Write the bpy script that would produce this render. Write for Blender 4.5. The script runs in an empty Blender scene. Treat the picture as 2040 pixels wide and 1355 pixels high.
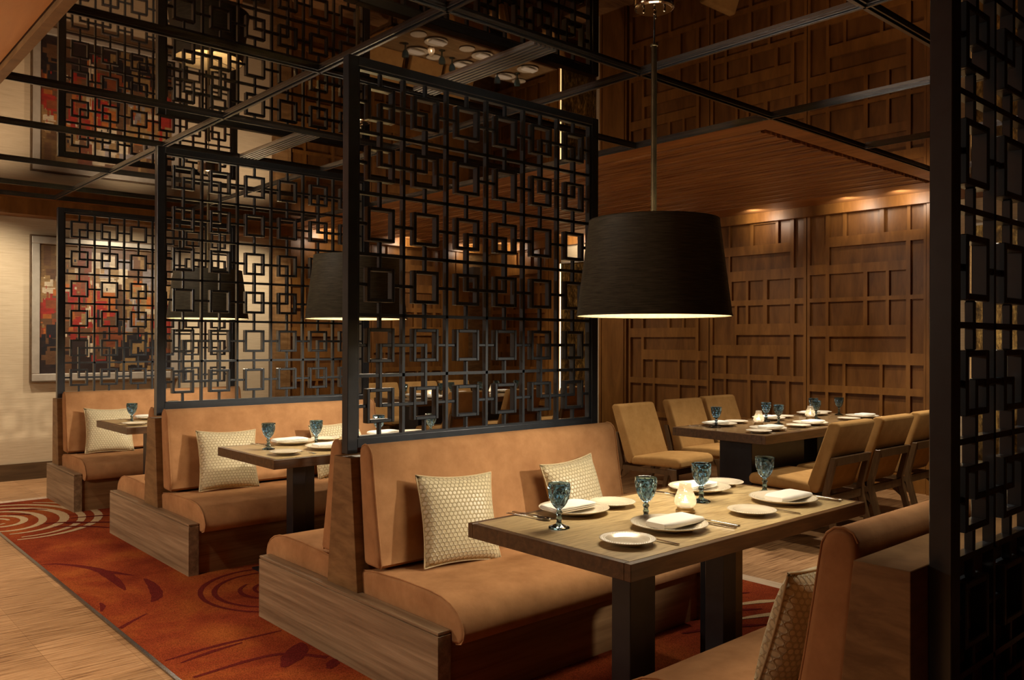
import bpy, bmesh, math, random
from mathutils import Vector, Matrix
random.seed(7)
C = bpy.context.scene.collection
S = bpy.context.scene
PI = math.pi

# ------------------------------------------------------------------ camera
YAW, PITCH, ROLL, FPX = 0.8422, 0.002, 0.0029, 1671.0
fw = Vector((math.cos(YAW)*math.cos(PITCH), math.sin(YAW)*math.cos(PITCH), math.sin(PITCH)))
r0 = Vector((math.sin(YAW), -math.cos(YAW), 0)); u0 = r0.cross(fw)
rt = r0*math.cos(ROLL) + u0*math.sin(ROLL); up = -r0*math.sin(ROLL) + u0*math.cos(ROLL)
cam = bpy.data.cameras.new('camera'); cam.sensor_width = 36; cam.lens = FPX/2040*36; cam.clip_start = .05
co = bpy.data.objects.new('camera', cam); C.objects.link(co)
m = Matrix((rt, up, -fw)).transposed().to_4x4(); m.translation = (0, 0, 1.4); co.matrix_world = m
S.camera = co
S.view_settings.view_transform = 'Standard'; S.view_settings.look = 'None'
S.view_settings.gamma = 1; S.view_settings.use_curve_mapping = False
S.view_settings.exposure = 0.88
S.cycles.max_bounces = 8; S.cycles.glossy_bounces = 5; S.cycles.transmission_bounces = 8
S.cycles.transparent_max_bounces = 8; S.cycles.caustics_refractive = False; S.cycles.caustics_reflective = False
S.cycles.sample_clamp_indirect = 4; S.cycles.sample_clamp_direct = 0

# ------------------------------------------------------------------ world: faint warm room glow
w = bpy.data.worlds.new('world'); S.world = w; w.use_nodes = True
w.node_tree.nodes['Background'].inputs[0].default_value = (1, .8, .58, 1)
w.node_tree.nodes['Background'].inputs[1].default_value = .075

WARM = (1.0, .89, .72)
def lamp(kind, name, loc, energy, target=None, size=.06, angle=70, blend=.6, col=WARM, sx=None, sy=None):
    d = bpy.data.lights.new(name, kind); d.energy = energy; d.color = col
    if kind == 'AREA':
        d.shape = 'RECTANGLE'; d.size = sx or size; d.size_y = sy or size
    else:
        d.shadow_soft_size = size
    if kind == 'SPOT':
        d.spot_size = math.radians(angle); d.spot_blend = blend
    o = bpy.data.objects.new(name, d); C.objects.link(o); o.location = loc
    if target is not None:
        v = Vector(target) - Vector(loc); o.rotation_euler = v.to_track_quat('-Z', 'Y').to_euler()
    return o
# recessed downlights over the aisle
for y, e in ((.5, 60), (2.4, 130), (4.5, 130), (6.7, 130), (8.6, 80)):
    lamp('SPOT', 'aisle_downlight', (.20, y, 2.76), e, (.40, y, 0), .06, 80, .9)
lamp('POINT', 'soffit_fill', (-1.9, 4.6, 2.0), 60, None, .1)  # added unseen point light that brightens the aisle soffit
# wall washers on the cream wall
for x in (.3, 1.6, 2.9, 4.2):
    lamp('SPOT', 'wall_washer', (x, 8.65, 2.76), 62, (x, 9.55, 1.15), .05, 105, .9)
# dining room downlights
for x, y, e in ((5.6, 3.55, 105), (6.9, 3.55, 105), (5.8, 7.9, 38), (6.9, 7.9, 38), (6.3, 2.2, 60), (4.3, 5.2, 70), (4.4, 2.2, 42)):
    lamp('SPOT', 'dining_downlight', (x, y, 2.76), e, (x, y, 0), .05, 84, .8)
for y in (3.35, 3.85, 4.87, 6.2, 7.65, 8.9):
    lamp('SPOT', 'panel_washer', (7.66, y, 2.72), 6, (7.97, y, 2.73), .05, 130, 1)
for x in (5.2, 6.4, 7.5):
    lamp('SPOT', 'panel_washer_far', (x, 9.18, 2.72), 5, (x, 9.48, 2.73), .05, 130, 1)
for y in (3.9, 5.4, 7.4):  # added fill spots that brighten the panelled right wall
    lamp('SPOT', 'panel_wall_fill', (6.0, y, 2.76), 42, (8.05, y, 1.15), .06, 70, .9)
lamp('SPOT', 'panel_wall_fill', (6.6, 7.7, 2.76), 40, (6.4, 9.55, 1.2), .06, 80, .9)  # same added fill for the far panels
# downlights above the booth seats
for y, e in ((1.10, 42), (2.75, 14), (5.2, 14), (7.65, 14)):
    lamp('SPOT', 'seat_downlight', (2.62, y, 2.76), e, (2.62, y, 0), .05, 50, .8)
# added spots with no fixture, throwing low light onto the bench backrests
for y, e in ((.55, 210), (3.05, 270), (5.5, 270)):
    lamp('SPOT', 'backrest_fill', (4.75, y, 1.95), e, (2.6, y+2.5, .60), .07, 31, 1)
# unseen fill spots added beyond the aisle to light the booth ends
for y in (4.6, 7.6):
    lamp('SPOT', 'aisle_side_fill', (-2.6, y, 1.9), 60, (2.0, y+.2, 1.1), .12, 75, .8)

# ------------------------------------------------------------------ materials
def mat(name):
    m = bpy.data.materials.new(name); m.use_nodes = True
    return m, m.node_tree, m.node_tree.nodes['Principled BSDF']
def N(t, typ, **k):
    n = t.nodes.new(typ)
    for a, b in k.items(): setattr(n, a, b)
    return n
def coords(t, scale=(1, 1, 1), rot=(0, 0, 0), which='Object'):
    c = N(t, 'ShaderNodeTexCoord'); mp = N(t, 'ShaderNodeMapping')
    mp.inputs['Scale'].default_value = scale; mp.inputs['Rotation'].default_value = rot
    t.links.new(c.outputs[which], mp.inputs[0]); return mp.outputs[0]
def noise(t, v, scale=5, detail=4, rough=.6, dist=0):
    n = N(t, 'ShaderNodeTexNoise'); n.inputs['Scale'].default_value = scale
    n.inputs['Detail'].default_value = detail; n.inputs['Roughness'].default_value = rough
    n.inputs['Distortion'].default_value = dist
    t.links.new(v, n.inputs['Vector']); return n.outputs['Fac']
def ramp(t, fac, stops):
    r = N(t, 'ShaderNodeValToRGB'); e = r.color_ramp.elements
    e[0].position = stops[0][0]; e[0].color = (*stops[0][1], 1)
    e[1].position = stops[-1][0]; e[1].color = (*stops[-1][1], 1)
    for p, c in stops[1:-1]:
        x = e.new(p); x.color = (*c, 1)
    t.links.new(fac, r.inputs[0]); return r.outputs[0]
def bump(t, b, h, strength=.2, dist=.01):
    n = N(t, 'ShaderNodeBump'); n.inputs['Strength'].default_value = strength; n.inputs['Distance'].default_value = dist
    t.links.new(h, n.inputs['Height']); t.links.new(n.outputs[0], b.inputs['Normal'])
def mix(t, a, b, f, mode='MIX'):
    n = N(t, 'ShaderNodeMix'); n.data_type = 'RGBA'; n.blend_type = mode
    for s, v in ((0, f), (6, a), (7, b)):
        if hasattr(v, 'links') or hasattr(v, 'is_linked'): t.links.new(v, n.inputs[s])
        elif s == 0: n.inputs[0].default_value = v
        else: n.inputs[s].default_value = (*v, 1)
    return n.outputs[2]
def sr(r, g, b):
    f = lambda c: (c/255/12.92) if c <= 10 else ((c/255+.055)/1.055)**2.4
    return (f(r), f(g), f(b))

def grain(name, dark, light, scale=(1, 20, 20), rough=.45, nscale=3, bstr=.05, spec=.5, mid=None, dist=.4, coat=0):
    m, t, b = mat(name)
    v = coords(t, scale)
    f = noise(t, v, nscale, 6, .62, dist)
    st = [(.34, dark), (.66, light)] if mid is None else [(.34, dark), (.5, mid), (.66, light)]
    t.links.new(ramp(t, f, st), b.inputs['Base Color'])
    b.inputs['Roughness'].default_value = rough; b.inputs['Specular IOR Level'].default_value = spec
    b.inputs['Coat Weight'].default_value = coat
    if bstr: bump(t, b, f, bstr, .004)
    return m
def fabric(name, dark, light, nscale=9, rough=.9, sheen=.35, fine=260, bstr=.12):
    m, t, b = mat(name)
    v = coords(t)
    t.links.new(ramp(t, noise(t, v, nscale, 6, .65), [(.3, dark), (.7, light)]), b.inputs['Base Color'])
    b.inputs['Roughness'].default_value = rough; b.inputs['Specular IOR Level'].default_value = .2
    b.inputs['Sheen Weight'].default_value = sheen; b.inputs['Sheen Roughness'].default_value = .4
    b.inputs['Sheen Tint'].default_value = (*light, 1)
    bump(t, b, noise(t, v, fine, 2, .5), bstr, .002)
    return m
def plain(name, col, rough=.5, metal=0, spec=.5, coat=0):
    m, t, b = mat(name); b.inputs['Base Color'].default_value = (*col, 1)
    b.inputs['Roughness'].default_value = rough; b.inputs['Metallic'].default_value = metal
    b.inputs['Specular IOR Level'].default_value = spec; b.inputs['Coat Weight'].default_value = coat
    return m
def metalnoise(name, c1, c2, rough=.35, metal=0., scale=(3, 3, 3), spec=.5, ns=4):
    m, t, b = mat(name); v = coords(t, scale)
    f = noise(t, v, ns, 5, .6)
    t.links.new(ramp(t, f, [(.3, c1), (.7, c2)]), b.inputs['Base Color'])
    b.inputs['Roughness'].default_value = rough; b.inputs['Metallic'].default_value = metal
    b.inputs['Specular IOR Level'].default_value = spec
    return m

M = {}
M['suede'] = fabric('orange_suede', (.32, .150, .060), (.47, .238, .100), 7, sheen=.15)
M['chair_suede'] = fabric('tan_suede', (.33, .172, .052), (.44, .242, .080), 9, sheen=.15)
M['plinth'] = grain('greyed_oak', (.155, .092, .046), (.34, .225, .125), (14, .45, 15), .5, 2.2, .06, mid=(.24, .152, .080), dist=.15)
M['riser'] = grain('brown_riser_wood', (.21, .11, .045), (.33, .185, .08), (.8, 14, 14), .5, 2.2, .04, spec=.3)
M['divider'] = grain('brown_veneer', (.15, .073, .024), (.26, .140, .054), (2, 2, 8), .5, 3, .03, spec=.3)
M['edge'] = grain('walnut_edge', (.060, .028, .010), (.13, .064, .024), (1.5, 14, 14), .35, 3, .03)
M['tabletop'] = grain('pale_stone_top', (.30, .20, .085), (.57, .43, .22), (3.2, 30, 30), .32, 3.0, .03, mid=(.48, .35, .172))
M['tabletop2'] = grain('polished_wood_top', (.19, .11, .048), (.33, .21, .10), (1.3, 16, 16), .16, 3, .01)
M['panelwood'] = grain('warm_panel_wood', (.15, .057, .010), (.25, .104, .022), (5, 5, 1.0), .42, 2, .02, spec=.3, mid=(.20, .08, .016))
M['cellwood'] = grain('darker_panel_wood', (.11, .040, .008), (.20, .080, .018), (5, 5, 1.0), .42, 2, .02, spec=.3)  # panel wood in a darker tone for the sunken cells
M['slatwood'] = grain('slat_wood', (.22, .085, .026), (.42, .19, .065), (8, .8, 8), .38, 2, .02)
M['soffit'] = grain('soffit_wood', (.48, .20, .055), (.60, .27, .085), (4, .8, 4), .45, 2, .01)
M['black'] = metalnoise('black_lacquered_metal', (.013, .016, .020), (.022, .027, .034), .32, 0, (4, 4, 4), .55)
M['trim'] = plain('dark_ceiling_metal', (.26, .26, .27), .26, 1)
M['legmetal'] = metalnoise('blackened_steel', (.010, .010, .013), (.02, .02, .024), .3, .3)
M['bronze'] = metalnoise('bronze_flat', (.10, .075, .035), (.16, .12, .06), .35, .6)
bb = M['black'].node_tree.nodes['Principled BSDF']; bb.inputs['Coat Weight'].default_value = .3; bb.inputs['Coat Roughness'].default_value = .18
M['chrome'] = plain('polished_steel', (.62, .58, .52), .14, 1)
M['gold'] = metalnoise('gold_leaf', (.78, .62, .34), (.92, .78, .48), .38, .6, (14, 14, 14))
M['rod'] = metalnoise('bronze_rod', (.10, .08, .05), (.2, .16, .09), .3, .8)
M['canopy'] = plain('warm_chrome', (.38, .31, .24), .12, 1)
M['porcelain'] = plain('cream_porcelain', (.66, .57, .43), .22, 0, .5, .15)
M['linen'] = fabric('white_napkin', (.80, .76, .68), (.86, .82, .74), 12, .9, .1, 300, .05)
M['wax'] = plain('pale_wax', (.85, .75, .55), .5)
M['disc'] = plain('opal_disc', (.9, .85, .75), .5)
M['holderbase'] = metalnoise('antique_brass', (.28, .19, .09), (.42, .30, .15), .35, .8)
M['grey'] = plain('grey_plastic', (.09, .09, .09), .5)
M['matte_white'] = plain('off_white_paint', (.55, .47, .34), .7)
M['baseboard'] = grain('dark_baseboard', (.065, .036, .016), (.12, .068, .03), (1, 12, 12), .4, 2, .02)
M['silver'] = metalnoise('champagne_frame', (.50, .42, .32), (.62, .53, .41), .35, .5)
M['shade'] = None

# emissive things
def emis(name, col, s):
    m, t, b = mat(name); b.inputs['Base Color'].default_value = (*col, 1)
    b.inputs['Emission Color'].default_value = (*col, 1); b.inputs['Emission Strength'].default_value = s
    return m
M['lampdisc'] = emis('glowing_diffuser', (1, .86, .64), 11)
M['bulb'] = emis('lamp_bulb', (1, .88, .68), 130)
M['led'] = emis('warm_led_strip', (1, .70, .34), 2.2)
M['flame'] = emis('flame', (1, .86, .64), 40)

# black linen shade with horizontal slubs
m, t, b = mat('black_linen_shade'); v = coords(t, (6, 6, 260))
f = noise(t, v, 2.2, 4, .7)
t.links.new(ramp(t, f, [(.35, (.022, .020, .013)), (.7, (.14, .13, .085))]), b.inputs['Base Color'])
b.inputs['Roughness'].default_value = .6
bump(t, b, f, .3, .002); M['shade'] = m

# bronze mirror ceiling
m, t, b = mat('bronze_mirror'); b.inputs['Base Color'].default_value = (.25, .165, .105, 1)
b.inputs['Metallic'].default_value = 1; b.inputs['Roughness'].default_value = .015; M['mirror'] = m

# antiqued gold mirror
m, t, b = mat('antiqued_gold_mirror'); v = coords(t, (1, 1, .45))
f = noise(t, v, 9, 8, .75, 1.5); f2 = noise(t, v, 45, 4, .7)
c = ramp(t, f, [(.36, (.035, .018, .006)), (.5, (.20, .115, .03)), (.64, (.55, .36, .11))])
t.links.new(mix(t, c, ramp(t, f2, [(.4, (.2, .2, .2)), (.6, (1, 1, 1))]), .8, 'MULTIPLY'), b.inputs['Base Color'])
b.inputs['Metallic'].default_value = .75; b.inputs['Roughness'].default_value = .28; bump(t, b, f, .3, .01); M['goldmirror'] = m

# cream grasscloth
m, t, b = mat('cream_grasscloth'); v = coords(t, (1.2, 1.2, 30)); f = noise(t, v, 4, 6, .7)
t.links.new(ramp(t, f, [(.25, (.42, .31, .18)), (.75, (.60, .46, .29))]), b.inputs['Base Color'])
b.inputs['Roughness'].default_value = .85; bump(t, b, f, .12, .003); M['cream'] = m

# plank-stone floor: long veins across the aisle, joints along it
m, t, b = mat('vein_cut_floor')
v = coords(t, (1, 1, 1), (0, 0, PI/2))
br = N(t, 'ShaderNodeTexBrick'); t.links.new(v, br.inputs['Vector'])
br.inputs['Scale'].default_value = 1; br.inputs['Brick Width'].default_value = .62; br.inputs['Row Height'].default_value = .31
br.inputs['Mortar Size'].default_value = .0012; br.inputs['Mortar Smooth'].default_value = .3
br.inputs['Color1'].default_value = (.92, .92, .92, 1); br.inputs['Color2'].default_value = (.68, .66, .63, 1)
br.inputs['Mortar'].default_value = (.55, .5, .44, 1)
f = noise(t, coords(t, (1.1, 20, 1)), 3.2, 7, .68, .25)
c = ramp(t, f, [(.36, (.16, .070, .026)), (.45, (.34, .172, .072)), (.62, (.51, .285, .130))])
t.links.new(mix(t, c, br.outputs['Color'], 1.0, 'MULTIPLY'), b.inputs['Base Color'])
b.inputs['Roughness'].default_value = .45; b.inputs['Specular IOR Level'].default_value = .22; bump(t, b, f, .08, .003); M['floor'] = m
M['border'] = grain('pale_border_wood', (.40, .27, .17), (.55, .40, .27), (20, 1.2, 10), .4, 2, .02)

# carpet
def carpet(name, stops):
    m, t, b = mat(name); v = coords(t)
    f = noise(t, v, 1.6, 5, .6, .4); f2 = noise(t, v, 240, 2, .6)
    c = ramp(t, f, stops)
    t.links.new(mix(t, c, ramp(t, f2, [(.34, (.40, .40, .40)), (.66, (1.1, 1.1, 1.1))]), 1, 'MULTIPLY'), b.inputs['Base Color'])
    b.inputs['Roughness'].default_value = 1; b.inputs['Specular IOR Level'].default_value = .05
    bump(t, b, f2, .6, .004)
    return m
M['carpet'] = carpet('rust_carpet', [(.33, (.16, .020, .008)), (.5, (.27, .045, .013)), (.66, (.36, .088, .018))])
M['carpet_dark'] = carpet('maroon_pile', [(.3, (.105, .010, .008)), (.7, (.15, .018, .012))])
M['carpet_cream'] = carpet('cream_pile', [(.3, (.50, .32, .16)), (.7, (.62, .43, .24))])

# honeycomb jacquard
m, t, b = mat('honeycomb_jacquard')
tc = N(t, 'ShaderNodeTexCoord')
def hexd(off):
    a = N(t, 'ShaderNodeVectorMath', operation='ADD'); a.inputs[1].default_value = off
    t.links.new(sc.outputs[0], a.inputs[0])
    fr = N(t, 'ShaderNodeVectorMath', operation='FRACTION'); t.links.new(a.outputs[0], fr.inputs[0])
    s = N(t, 'ShaderNodeVectorMath', operation='SUBTRACT'); s.inputs[1].default_value = (.5, .5, 0); t.links.new(fr.outputs[0], s.inputs[0])
    mm = N(t, 'ShaderNodeVectorMath', operation='MULTIPLY'); mm.inputs[1].default_value = (1, 1.732, 0); t.links.new(s.outputs[0], mm.inputs[0])
    l = N(t, 'ShaderNodeVectorMath', operation='LENGTH'); t.links.new(mm.outputs[0], l.inputs[0]); return l.outputs['Value']
sc = N(t, 'ShaderNodeVectorMath', operation='MULTIPLY'); sc.inputs[1].default_value = (19, 19/1.732, 0)
t.links.new(tc.outputs['UV'], sc.inputs[0])
mn = N(t, 'ShaderNodeMath', operation='MINIMUM'); t.links.new(hexd((0, 0, 0)), mn.inputs[0]); t.links.new(hexd((.5, .5, 0)), mn.inputs[1])
t.links.new(ramp(t, mn.outputs[0], [(.40, (.58, .48, .29)), (.45, (.44, .345, .19)), (.49, (.44, .345, .19)), (.54, (.56, .46, .28))]), b.inputs['Base Color'])
h = ramp(t, mn.outputs[0], [(.33, (1, 1, 1)), (.46, (0, 0, 0)), (.56, (.5, .5, .5))])
bump(t, b, h, .6, .006)
b.inputs['Roughness'].default_value = .42; b.inputs['Sheen Weight'].default_value = .4; b.inputs['Sheen Tint'].default_value = (.9, .8, .55, 1)
M['jacquard'] = m
M['piping'] = plain('gold_piping', (.52, .40, .22), .6)

# blue glass / amber glass
def glass(name, col, rough=.02, ior=1.45):
    m, t, b = mat(name); b.inputs['Base Color'].default_value = (*col, 1)
    b.inputs['Transmission Weight'].default_value = 1; b.inputs['Roughness'].default_value = rough; b.inputs['IOR'].default_value = ior
    return m
M['blueglass'] = glass('smoky_blue_glass', (.28, .45, .59), ior=1.5)
m, t, b = mat('amber_crackle_glass')
v = coords(t); vo = N(t, 'ShaderNodeTexVoronoi'); vo.inputs['Scale'].default_value = 90; t.links.new(v, vo.inputs['Vector'])
tr = N(t, 'ShaderNodeBsdfTransparent'); tr.inputs[0].default_value = (1, .95, .87, 1)
tl = N(t, 'ShaderNodeBsdfTranslucent'); tl.inputs[0].default_value = (.95, .87, .74, 1)
gl = N(t, 'ShaderNodeBsdfGlossy'); gl.inputs['Roughness'].default_value = .1
m1 = N(t, 'ShaderNodeMixShader'); m1.inputs[0].default_value = .28
t.links.new(tr.outputs[0], m1.inputs[1]); t.links.new(tl.outputs[0], m1.inputs[2])
m2 = N(t, 'ShaderNodeMixShader'); m2.inputs[0].default_value = .08
t.links.new(m1.outputs[0], m2.inputs[1]); t.links.new(gl.outputs[0], m2.inputs[2])
bp = N(t, 'ShaderNodeBump'); bp.inputs['Strength'].default_value = .5; bp.inputs['Distance'].default_value = .003
t.links.new(vo.outputs['Distance'], bp.inputs['Height']); t.links.new(bp.outputs[0], gl.inputs['Normal'])
t.links.new(m2.outputs[0], t.nodes['Material Output'].inputs[0]); M['amber'] = m

# ------------------------------------------------------------------ geometry helpers
def obj(name, bm, material, parent=None, smooth=False, bevel=0, seg=2, angle=30, subd=0, kind=None, label=None):
    me = bpy.data.meshes.new(name)
    bmesh.ops.recalc_face_normals(bm, faces=bm.faces[:])
    bm.to_mesh(me); bm.free()
    for mm in (material if isinstance(material, (list, tuple)) else [material]): me.materials.append(mm)
    if smooth:
        for p in me.polygons: p.use_smooth = True
    o = bpy.data.objects.new(name, me); C.objects.link(o)
    if parent is not None: o.parent = parent
    if bevel:
        mo = o.modifiers.new('bevel', 'BEVEL'); mo.width = bevel; mo.segments = seg; mo.limit_method = 'ANGLE'
        mo.angle_limit = math.radians(angle); mo.harden_normals = False
    if subd:
        mo = o.modifiers.new('subd', 'SUBSURF'); mo.levels = subd; mo.render_levels = subd
    if kind: o['kind'] = kind
    if label: o['label'] = label
    return o
def thing(name, label, cat, loc=(0, 0, 0), rz=0, group=None):
    o = bpy.data.objects.new(name, None); C.objects.link(o); o.location = loc; o.rotation_euler = (0, 0, rz)
    o.empty_display_size = .1
    return tag(o, label, cat, group)
def tag(o, label, cat, group=None):
    o['label'] = label; o['category'] = cat
    if group: o['group'] = group
    return o
def dup(root, loc, rz=0, label=None, group=None, rot=None):
    r = root.copy(); C.objects.link(r); r.location = loc; r.rotation_euler = rot if rot is not None else (0, 0, rz)
    if label: r['label'] = label
    if group: r['group'] = group
    for ch in list(root.children):
        c = ch.copy(); C.objects.link(c); c.parent = r
        for g in list(ch.children):
            d = g.copy(); C.objects.link(d); d.parent = c
    return r
def box(bm, x0, x1, y0, y1, z0, z1, mi=0):
    vs = [bm.verts.new(p) for p in ((x0,y0,z0),(x1,y0,z0),(x1,y1,z0),(x0,y1,z0),(x0,y0,z1),(x1,y0,z1),(x1,y1,z1),(x0,y1,z1))]
    for f in ((0,3,2,1),(4,5,6,7),(0,1,5,4),(1,2,6,5),(2,3,7,6),(3,0,4,7)):
        fc = bm.faces.new([vs[i] for i in f]); fc.material_index = mi
    return vs
def B(*boxes):
    bm = bmesh.new()
    for b_ in boxes: box(bm, *b_)
    return bm
def prism(bm, prof, x0, x1, axis='X'):
    """extrude a closed (a,b) profile from x0 to x1 along an axis"""
    P = {'X': lambda a, b_, x: (x, a, b_), 'Y': lambda a, b_, x: (a, x, b_), 'Z': lambda a, b_, x: (a, b_, x)}[axis]
    A = [bm.verts.new(P(a, b_, x0)) for a, b_ in prof]; Bv = [bm.verts.new(P(a, b_, x1)) for a, b_ in prof]
    n = len(prof)
    bm.faces.new(A); bm.faces.new(Bv[::-1])
    for i in range(n): bm.faces.new((A[i], A[(i+1) % n], Bv[(i+1) % n], Bv[i]))
    return bm
def lathe(bm, prof, seg=32, mi=0, close=False, twist=None):
    rings = []
    for k, (r, z) in enumerate(prof):
        if r < 1e-5: rings.append([bm.verts.new((0, 0, z))]); continue
        off = (twist[k] if twist else 0)
        rings.append([bm.verts.new((r*math.cos(2*PI*(i+off)/seg), r*math.sin(2*PI*(i+off)/seg), z)) for i in range(seg)])
    for a, b_ in zip(rings, rings[1:]):
        for i in range(seg):
            j = (i+1) % seg
            if len(a) == 1 and len(b_) == 1: continue
            if len(a) == 1: f = bm.faces.new((a[0], b_[i], b_[j]))
            elif len(b_) == 1: f = bm.faces.new((a[i], b_[0], a[j]))
            else: f = bm.faces.new((a[i], b_[i], b_[j], a[j]))
            f.material_index = mi
    return rings
def tube(bm, pts, r, seg=8, closed=False):
    pts = [Vector(p) for p in pts]; n = len(pts); rings = []
    for i, p in enumerate(pts):
        a = pts[i-1] if (i or closed) else pts[i]; b_ = pts[(i+1) % n] if (i < n-1 or closed) else pts[i]
        d = (b_-a).normalized(); x = d.orthogonal().normalized()
        ref = Vector((0, 0, 1)) if abs(d.z) < .9 else Vector((1, 0, 0))
        x = d.cross(ref).normalized(); y = d.cross(x)
        rr = r[i] if isinstance(r, (list, tuple)) else r
        rings.append([bm.verts.new(p + rr*(x*math.cos(2*PI*k/seg)+y*math.sin(2*PI*k/seg))) for k in range(seg)])
    rng = range(n) if closed else range(n-1)
    for i in rng:
        a, b_ = rings[i], rings[(i+1) % n]
        for k in range(seg): bm.faces.new((a[k], a[(k+1) % seg], b_[(k+1) % seg], b_[k]))
    if not closed: bm.faces.new(rings[0][::-1]); bm.faces.new(rings[-1])
    return bm
def st(name, bm, m, **k): return obj(name, bm, m, kind='structure', **k)

# ------------------------------------------------------------------ setting: floor, ceiling, walls
H = 2.79
st('floor', B((-4, 9, -3, 9.7, -.1, 0)), M['floor'])
# carpet runner under the booths, with woven swooshes
bm = B((1.285, 4.30, -2.5, 8.25, 0, .006))
SWZ = .0063
def swoosh(pts, wd, mi, zz=.0066):
    global SWZ
    SWZ += .00008; zz = SWZ
    pts = [Vector((*p, 0)) for p in pts]
    # resample with Catmull-Rom
    out = []
    for i in range(len(pts)-1):
        p0, p1, p2, p3 = pts[max(i-1, 0)], pts[i], pts[i+1], pts[min(i+2, len(pts)-1)]
        for k in range(14):
            u = k/14; out.append(.5*((2*p1)+(p2-p0)*u+(2*p0-5*p1+4*p2-p3)*u*u+(3*p1-p0-3*p2+p3)*u**3))
    out.append(pts[-1]); L = []
    for i, p in enumerate(out):
        d = (out[min(i+1, len(out)-1)]-out[max(i-1, 0)]).normalized(); n = Vector((-d.y, d.x, 0))
        u = i/(len(out)-1)*(len(wd)-1); k = min(int(u), len(wd)-2); wv = wd[k]+(wd[k+1]-wd[k])*(u-k)
        wv *= 1+.05*math.sin(i*.9)
        L.append((bm.verts.new(p+n*wv/2+Vector((0, 0, zz))), bm.verts.new(p-n*wv/2+Vector((0, 0, zz)))))
    for a, b_ in zip(L, L[1:]):
        f = bm.faces.new((a[0], b_[0], b_[1], a[1])); f.material_index = mi
D = 1
swoosh([(1.29, 5.83), (1.384, 5.77), (1.514, 5.505), (1.531, 5.218), (1.513, 4.932)], [.012, .025, .035, .055, .062, .05, .012], D)
swoosh([(1.50, 5.53), (1.571, 5.353), (1.647, 5.201)], [.025, .045, .008], D)
swoosh([(1.67, 5.097), (1.655, 4.909), (1.607, 4.703), (1.55, 4.613)], [.012, .05, .066, .055, .012], D)
swoosh([(1.29, 4.292), (1.38, 4.37), (1.466, 4.435)], [.03, .02, .01], D)
swoosh([(1.30, 4.62), (1.33, 4.7), (1.34, 4.78)], [.01, .03, .01], D)
swoosh([(1.307, 3.728), (1.546, 3.757), (1.865, 3.75)], [.01, .03, .012], D)
swoosh([(1.351, 3.659), (1.499, 3.699), (1.656, 3.72)], [.01, .03, .012], D)
swoosh([(1.332, 3.467), (1.694, 3.481), (1.86, 3.30)], [.02, .03, .03], D)
swoosh([(1.66, 3.32), (1.783, 3.442), (1.86, 3.54)], [.02, .10, .09, .012], D)
swoosh([(1.80, 3.18), (1.84, 3.22), (1.87, 3.26)], [.02, .06, .02], D)
def arc(cx, cy, rx, ry, a0, a1, wd, mi, n=9, rot=0):
    P = []
    for i in range(n):
        a = math.radians(a0+(a1-a0)*i/(n-1)); x, y = rx*math.cos(a), ry*math.sin(a)
        P.append((cx+x*math.cos(rot)-y*math.sin(rot), cy+x*math.sin(rot)+y*math.cos(rot)))
    swoosh(P, wd, mi)
for k, (rx, ry, a0, a1) in enumerate(((.40, .45, 60, 290), (.33, .36, 80, 300), (.2, .2, 120, 330), (.12, .13, 20, 250))):
    arc(2.17, 4.42, rx, ry, a0, a1, [.015, .03, .02, .012], D)
for k, (rx, ry, a0, a1, wv) in enumerate(((.09, .12, 0, 300, .05), (.17, .23, -150, 150, .045), (.27, .42, -120, 130, .05), (.40, .55, -100, 110, .06), (.50, .70, -95, 110, .05), (.60, .78, -100, 60, .05))):
    arc(1.33+.02*k, 7.43, rx, ry, a0, a1, [.02, wv, wv*1.2, wv, .02], 2, 13)
for (a, b_) in (((1.62, 6.95), (1.95, 6.62)), ((1.72, 7.02), (2.1, 6.72)), ((1.60, 7.12), (1.9, 6.9)), ((1.8, 7.2), (2.15, 7.05)), ((1.5, 7.85), (1.75, 7.7)), ((1.45, 7.65), (1.6, 7.55))):
    swoosh([a, ((a[0]+b_[0])/2+.02, (a[1]+b_[1])/2+.03), b_], [.02, .045, .015], D)
for (x, y) in ((3.9, 2.7), (3.7, 2.5), (4.0, 2.45), (3.6, 2.75), (3.85, 2.3), (3.5, 2.35)):   # pale and dark dashes by the inner edge
    swoosh([(x-.22, y+.10), (x, y+.02), (x+.2, y-.10)], [.01, .05, .01], 2 if (x*10) % 2 < 1 else D)
st('floor_carpet', bm, [M['carpet'], M['carpet_dark'], M['carpet_cream']])
st('trim_1', B((1.268, 1.285, -2.5, 8.25, 0, .009)), M['trim'])
st('trim_2', B((4.30, 4.40, -2.5, 8.35, 0, .006), (1.262, 4.30, 8.25, 8.35, 0, .006)), M['border'])

# bronze mirror ceiling and its metal grid
st('ceiling', B((.94, 4.6, -3, 9.05, H, H+.03), (4.6, 9, -3, 2.79, H, H+.03)), M['mirror'])
def grid_bar(n, horizontal, c0, a, b_):
    bm = bmesh.new()
    for o_, w_, z0 in ((0, .046, H-.004), (-.017, .008, H-.014), (.017, .008, H-.014), (0, .012, H-.022)):
        if horizontal: box(bm, a, b_, c0+o_-w_/2, c0+o_+w_/2, z0, H)
        else: box(bm, c0+o_-w_/2, c0+o_+w_/2, a, b_, z0, H)
    st('trim_%d' % n, bm, M['trim'])
k = 3
for x in (2.115, 3.355): grid_bar(k, False, x, -3, 9.05); k += 1
grid_bar(k, False, 4.6, -3, 9.05); k += 1
for x in (5.80, 7.0): grid_bar(k, False, x, -3, 2.76); k += 1
for y in (.45, 1.60, 2.78):
    grid_bar(k, True, y, .94, 8.0); k += 1
for y in (3.85, 5.05, 6.09, 7.32, 8.4, 9.05): grid_bar(k, True, y, .94, 4.6); k += 1
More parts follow.
